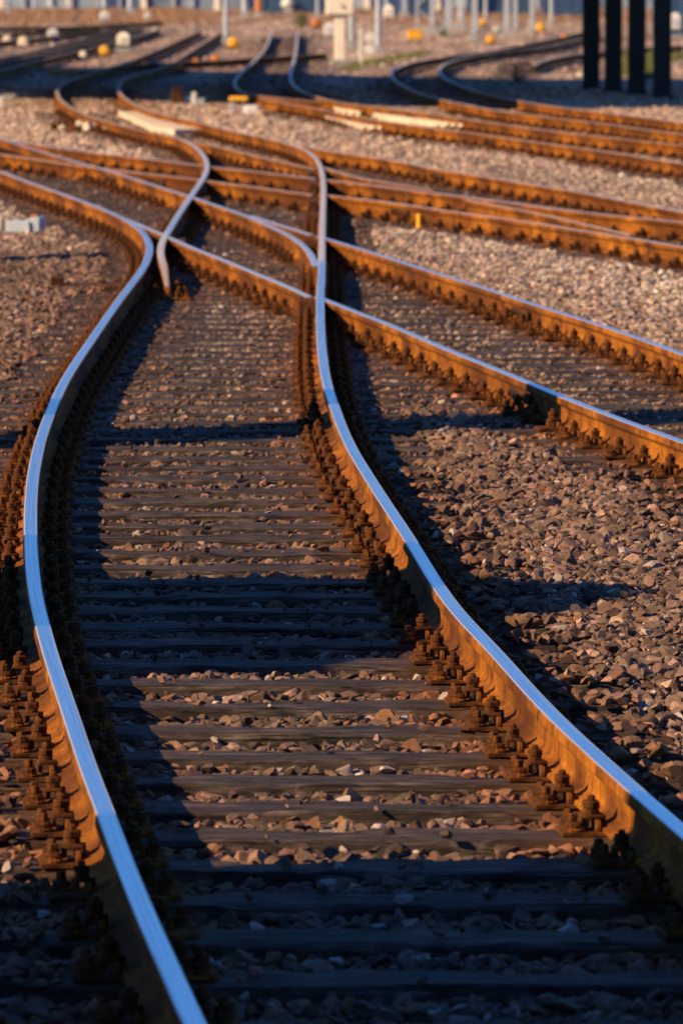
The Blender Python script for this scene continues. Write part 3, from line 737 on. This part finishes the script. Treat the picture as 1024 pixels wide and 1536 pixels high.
MB().box((0, 0, .05), (.12, .14, .11), bev=.012).build('case', M['galv'], r); MB().box((0, 0, .112), (.135, .155, .02), bev=.005).build('lid', M['galv'], r)
r = empty('cable_box', at(15, 150), 'grey-brown low box at the left edge on the shadow line', 'cable box')
MB().box((0, 0, .06), (.25, .25, .13), bev=.012).build('case', M['greyconc'], r); MB().box((0, 0, .13), (.27, .27, .025), bev=.006).build('lid', M['brownsteel'], r)
r = empty('marker_post', at(1, 161), 'white stub post cut by the left edge below the grey-brown box', 'marker post')
MB().box((0, 0, .08), (.10, .10, .17), bev=.01).build('post', M['white'], r); MB().box((0, 0, .17), (.115, .115, .03), taper=.6).build('cap', M['white'], r)
o = MB().box((0, 0, .05), (wpx(46, 112), .3, .11), bev=.015).build('timber_baulk', M['orange'], None, at(95, 112)); tag(o, 'orange painted timber baulk lying on the upper edge of the bridge shadow', 'timber')
o = MB().box((0, 0, .12), (.28, .35, .30), bev=.05, taper=.7).build('marker_stone', M['orange'], None, at(845, 64)); tag(o, 'orange tapered marker block left of the dark columns by the far rails', 'marker block')
for px, py, w, lb in ((36, 70, .34, 'beige concrete block right of another at the upper left'), (12, 68, .32, 'beige concrete block nearest the upper left edge')):
    o = MB().box((0, 0, .14), (w, .4, .32), bev=.06, taper=.75).build('concrete_block', M['concrete'], None, at(px, py)); tag(o, lb, 'concrete block', 'beige concrete blocks')

# grey trough box at the left edge
r = empty('cable_box', at(36, 349, ST-.01), 'pale grey metal box on the gravel at the left edge', 'cable box', rz=R(-8))
MB().box((-.03, 0, .058), (.24, .30, .115), bev=.008, taper=.96).build('case', M['galv'], r)
MB().box((.135, .02, .075), (.09, .28, .15), bev=.01).build('end_cap', M['galv'], r)
MB().box((.10, .05, .162), (.07, .12, .016), bev=.004).build('rusty_lug', M['orange'], r)
o = MB().box((0, 0, .06), (.06, .2, .14), bev=.012).build('stake', M['concrete'], None, at(1, 346, ST-.01)); tag(o, 'beige stub cut by the left edge beside the pale grey metal box', 'stake')
o = MB().lathe((0, 0, -.03), [(.024, 0), (.024, .16), (.018, .172)], 12).build('stake', M['yellow'], None, at(628, 343, ST-.01)); tag(o, 'little yellow stake standing in the gravel behind the bright rails', 'stake')
# rusty timber end left of the sharp bend
r = empty('sleeper_stub', at(128, 434, ST-.01), 'rust-stained timber stub with an iron block left of the sharp bend', 'timber', rz=R(2))
MB().box((.05, 0, .02), (.58, .24, .05), bev=.01).build('timber', M['brownsteel'], r); MB().box((-.22, -.02, .06), (.11, .16, .09), bev=.012).build('iron_block', M['fast'], r)

# pale slabs
def slab(pts, label, h=.085):
    P = [G(a, b, ST+.02) for a, b in pts]; cx = sum(p[0] for p in P)/len(P); cy = sum(p[1] for p in P)/len(P); n = len(P)
    v = [(p[0]-cx, p[1]-cy, 0) for p in P] + [(p[0]-cx, p[1]-cy, h) for p in P]
    o = MB().add(v, [tuple(range(n-1, -1, -1)), tuple(range(n, 2*n))] + [(i, (i+1) % n, n+(i+1) % n, n+i) for i in range(n)]).build('concrete_slab', M['concrete'], None, (cx, cy, ST-.005))
    tag(o, label, 'slab', 'pale concrete slabs between the rails')
slab([(178, 172), (222, 172.5), (268, 183), (312, 197), (304, 199.5), (262, 200.5), (228, 195)], 'large cream slab lying between the two curved rails')
slab([(147, 186), (160, 188), (182, 197), (158, 198.5)], 'small cream slab tucked left of the curved rail')
slab([(462, 170), (560, 186), (574, 196), (540, 193), (478, 177)], 'cream slab strip below the rusty rail at the edge of the pale gravel')
slab([(556, 174), (630, 181), (692, 189), (698, 193), (640, 187), (568, 177.5)], 'cream slab strip between the two rusty rails in the upper middle')
slab([(500, 165), (538, 170), (540, 173), (505, 168)], 'short cream slab left of the longer strip between the rusty rails')

# heap of scrap left of the curved rail
r = empty('scrap_heap', at(118, 199), 'small heap of rusty iron and pale rubble left of the curved rail', 'scrap')
b = MB(); b2 = MB()
for i in range(14):
    e = Matrix.Rotation(random.uniform(0, 3), 3, 'Z') @ Matrix.Rotation(random.uniform(-.6, .6), 3, 'X')
    (b if i % 3 else b2).box((random.uniform(-.42, .3), random.uniform(-.4, .4), random.uniform(.02, .12)), (random.uniform(.07, .2), random.uniform(.06, .14), random.uniform(.05, .13)), rot=e, bev=.01)
b.build('iron_scrap', M['fast'], r); b2.build('rubble', M['concrete'], r)

# ------------------------------------------------------------------ plants
def tuft_mesh(n, rx_, ry_, h, wid, lean=.5):
    V, Fc = [], []
    for i in range(n):
        a, q = random.uniform(0, 6.28), math.sqrt(random.random())
        bx, by = math.cos(a)*q*rx_, math.sin(a)*q*ry_; hh = h*random.uniform(.35, 1)*(1-.45*q)
        la = random.uniform(0, 6.28); lx, ly = math.cos(la)*lean*hh*random.random(), math.sin(la)*lean*hh*random.random()
        w = wid*random.uniform(.6, 1.4); wx, wy = math.sin(la)*w+.3*w, -math.cos(la)*w
        o = len(V); V += [(bx-wx, by-wy, 0), (bx+wx, by+wy, 0), (bx+lx*.4+wx*.8, by+ly*.4+wy*.8, hh*.55), (bx+lx*.4-wx*.8, by+ly*.4-wy*.8, hh*.55), (bx+lx, by+ly, hh)]
        Fc += [(o, o+1, o+2, o+3), (o+3, o+2, o+4)]
    return V, Fc
def shrub(px, py, w, h, label, m, n=900, twigs=14):
    r = empty('shrub', at(px, py), label, 'shrub')
    b = MB()
    for i in range(twigs):
        a = random.uniform(0, 6.28); e = (math.cos(a)*w*.42*random.random(), math.sin(a)*w*.42*random.random(), h*random.uniform(.5, .95))
        b.bar((e[0]*.1, e[1]*.1, 0), e, .018, 5, r2=.005)
    b.build('stems', M['bark'], r)
    V, Fc = [], []
    for i in range(n):
        a, q = random.uniform(0, 6.28), random.random()**.5; zz = h*(.12+.85*random.random()); rr = w/2*q*(1-.55*(zz/h)**2)
        p = Vector((math.cos(a)*rr, math.sin(a)*rr, zz)); s = random.uniform(.03, .075)*h
        d1 = Vector((random.uniform(-1, 1), random.uniform(-1, 1), random.uniform(-.6, 1))).normalized()*s; d2 = d1.cross(Vector((random.uniform(-1, 1), random.uniform(-1, 1), random.uniform(-1, 1)))).normalized()*s*.4
        o = len(V); V += [tuple(p-d1), tuple(p+d2), tuple(p+d1), tuple(p-d2)]; Fc.append((o, o+1, o+2, o+3))
    MB().add(V, Fc).build('foliage', M[m], r)
shrub(775, 123, 1.15, .44, 'dry brown leafless shrub at the edge of the bridge shadow', 'dry', 1500)
shrub(452, 43, .62, .55, 'round olive green bush at the far top centre', 'green', 900)
def patch(pts, m, name, h, wid, n, sx, sy):
    b = MB()
    for px, py in pts:
        V, Fc = tuft_mesh(n, sx, sy, h, wid); x, y, z = at(px, py)
        b.add([(v[0]+x, v[1]+y, v[2]+z) for v in V], Fc)
    o = b.build(name, M[m]); tag(o, kind='stuff'); return o
patch([(p, 102-(p-525)*.2+random.uniform(-2, 2)) for p in range(522, 640, 5)], 'green', 'weeds', .13, .008, 90, .25, 2.0)
patch([(p, q) for p in (966, 971, 976) for q in (118, 110, 100, 90, 82)] + [(936, q) for q in (112, 100, 88)] + [(1012, 90), (1004, 94), (1020, 88)], 'green', 'weeds', .32, .010, 110, .12, .8)
patch([(666, 54), (665, 50)], 'green', 'weeds', .42, .012, 120, .12, .5)
patch([(random.uniform(-30, 300), random.uniform(8, 38)) for _ in range(90)], 'dry', 'dry_grass', .42, .016, 130, 1.1, 3.5)
patch([(random.uniform(300, 1030), random.uniform(16, 36)) for _ in range(90)], 'dry', 'dry_grass', .35, .014, 90, 1.0, 3.5)

# ------------------------------------------------------------------ bridge on dark columns
r = empty('bridge', (6, 114, GZ), 'dark bridge standing on a row of four black steel columns', 'bridge')
for px, py, wp in ((885.5, 136, 25), (919, 139.5, 25), (954, 144, 25.5), (992, 149, 26)):
    x, y, z = at(px, py); w = wp*y/F
    m = MB().box((0, -w*.44, 3.6), (w, w*.14, 7.2)).box((0, w*.44, 3.6), (w, w*.14, 7.2)).box((0, 0, 3.6), (w*.30, w*.74, 7.2)).box((0, 0, .03), (w*1.25, w*1.25, .10))
    m.build('column', M['black'], r, (x-6, y-114, 0))
DZ = 7.2
pts = [(-60, 145), (-18, 104), (-8.5, 95), (-2, 101), (10, 105), (10, 121.5), (-9, 121.5), (-13, 126), (-45, 172)]
v = [(a-6, b-114, DZ) for a, b in pts] + [(a-6, b-114, DZ+.9) for a, b in pts]; n = len(pts)
MB().add(v, [tuple(range(n-1, -1, -1)), tuple(range(n, 2*n))] + [(i, (i+1) % n, n+(i+1) % n, n+i) for i in range(n)]).build('deck', M['greyconc'], r)
for x0 in (-26, 9.4):
    for yy in ((115, 121, 127) if x0 < 0 else (108, 113, 118)):
        MB().box((0, 0, 3.6), (.4, .4, 7.2), bev=.03).build('column', M['black'], r, (x0-6, yy-114, 0))

# ------------------------------------------------------------------ far containers
def container(px, py, L, rz, label, m='blue'):
    r = empty('shipping_container', at(px, py), label, 'container', 'containers at the far end of the yard', rz)
    b = MB(); n = int(L/.28)
    for i in range(n):
        xx = -L/2 + (i+.5)*L/n
        b.box((xx, -1.19 - (.02 if i % 2 else 0), 1.3), (L/n*.98, .05, 2.3)); b.box((xx, 1.19 + (.02 if i % 2 else 0), 1.3), (L/n*.98, .05, 2.3))
    b.box((0, 0, 2.5), (L, 2.36, .06)); b.box((-L/2+.03, 0, 1.3), (.05, 2.3, 2.3)); b.build('body', M[m], r)
    for sy in (-1, 1):
        f = MB()
        for z in (.09, 2.53): f.box((0, sy*1.2, z), (L, .12, .16))
        for sx in (-1, 1): f.box((sx*(L/2-.06), sy*1.2, 1.3), (.14, .14, 2.6))
        f.build('frame', M[m], r)
    for s in (-1, 1):
        d = MB().box((L/2-.02, s*.58, 1.3), (.05, 1.1, 2.3), bev=.01).build('door', M[m], r)
        MB().bar((L/2+.03, s*.25, .2), (L/2+.03, s*.25, 2.4), .02).build('locking_bar', M['galv'], d)
container(440, 19, 2.9, 0, 'short blue container behind the round olive bush')
container(612, 21, 2.4, 0, 'small blue container behind the yellow-headed signal post')
container(750, 23, 3.0, 0, 'long dark blue container behind the lone pale masts')
container(844, 24, 1.8, 0, 'blue container just left of the dark columns')
container(1030, 54, 2.2, 0, 'blue container cut by the right edge beside the columns')
lantern(1012, 56, .34, .80, 'tall white lantern box right of the dark columns', 'white')
for px, py, w, lb in ((449, 14, .5, 'round white tank in front of the short blue container'), (432, 19, .3, 'smaller white tank beside the round white one')):
    r = empty('water_tank', at(px, py), lb, 'tank', 'white tanks by the far container')
    MB().lathe((0, -1.6, .25), [(w*.6, 0), (w, w*.3), (w*1.05, w*.8), (w*.6, w*1.4), (w*.1, w*1.5)], 16).build('vessel', M['white'], r); MB().box((0, -1.6, .12), (w*1.5, w*1.5, .3)).build('stand', M['greyconc'], r)

# ------------------------------------------------------------------ unseen things added left of the frame to cast shadows across the tracks
# covered goods wagon, added out of view to shade the bottom of the track
WX, WY = -4.6, 14.3
r = empty('wagon_shade_caster', (WX, WY-5.2, -.16), 'unseen brown goods wagon added left of the nearest track to cast the bottom shade', 'wagon')
MB().box((0, 0, 2.35), (2.7, 10.2, 2.6), bev=.05).build('body', M['brownsteel'], r)
b = MB(); b.add([(-1.42,-5.15,3.65),(-1.42,5.15,3.65),(-.8,-5.15,3.95),(-.8,5.15,3.95),(.8,-5.15,3.95),(.8,5.15,3.95),(1.42,-5.15,3.65),(1.42,5.15,3.65)], [(0,1,3,2),(2,3,5,4),(4,5,7,6),(0,6,7,1),(0,2,4,6),(1,7,5,3)]); b.build('roof', M['galv'], r)
MB().box((1.38, 0, 2.3), (.06, 2.2, 2.3), bev=.02).build('door', M['brownsteel'], r)
MB().box((0, 0, .95), (2.3, 9.9, .2)).build('underframe', M['black'], r)
for yy in (-3.2, 3.2):
    wh = MB()
    for sx in (-1, 1): wh.lathe((sx*.75, yy, .5), [(.5, -.06), (.5, .06), (.53, .07), (.53, .09)], 24, axis='X')
    wh.bar((-.9, yy, .5), (.9, yy, .5), .07, 8); wh.build('wheelset', M['black'], r)
# relay hut added out of view, gable roof shaped for the broad shadow band
r = empty('hut_shade_caster', (-5.3, 21.3, GZ), 'unseen brick relay hut with a gabled roof, added left of the track to cast the broad shadow band', 'hut')
MB().box((0, 0, 1.35), (1.8, 2.9, 2.7)).build('wall', M['brick'], r)
b = MB(); b.add([(-1.1,-1.7,2.6),(1.1,-1.7,2.6),(1.1,1.7,2.6),(-1.1,1.7,2.6),(-1.0,0,3.85),(.6,0,3.85)], [(3,2,1,0),(0,1,5,4),(2,3,4,5),(1,2,5),(3,0,4)]); b.build('roof', M['black'], r)
d = MB().box((.92, .3, 1.0), (.06, .85, 2.0), bev=.01).build('door', M['galv'], r); MB().bar((.96, .0, 1.0), (1.0, .0, 1.0), .025).build('handle', M['black'], d)
# concrete mast added out of view, widened to cast the thin shadow band
r = empty('mast', (-4.4, 30.6, GZ), 'unseen stout concrete mast added left of the nearest track to cast the thin shadow band', 'mast')
MB().box((0, 0, 4.5), (.55, 1.0, 9), taper=.7, bev=.03).build('pole', M['greyconc'], r); MB().box((0, 0, .15), (1.1, 1.1, .5), bev=.04).build('foundation', M['greyconc'], r)
r = empty('relay_box', (-4.3, G(60, 388, ST)[1]-.55, GZ), 'unseen grey relay box on legs, added left of the crossing to cast a short shadow', 'relay box')  # added out of view, height set by the short shadow on the gravel
MB().box((0, 0, .85), (.5, .45, .75), bev=.02).build('case', M['galv'], r); MB().box((0, 0, 1.25), (.6, .55, .05), bev=.01).build('lid', M['galv'], r)
for sx in (-1, 1): MB().box((sx*.18, 0, .24), (.06, .3, .5)).build('leg', M['black'], r)
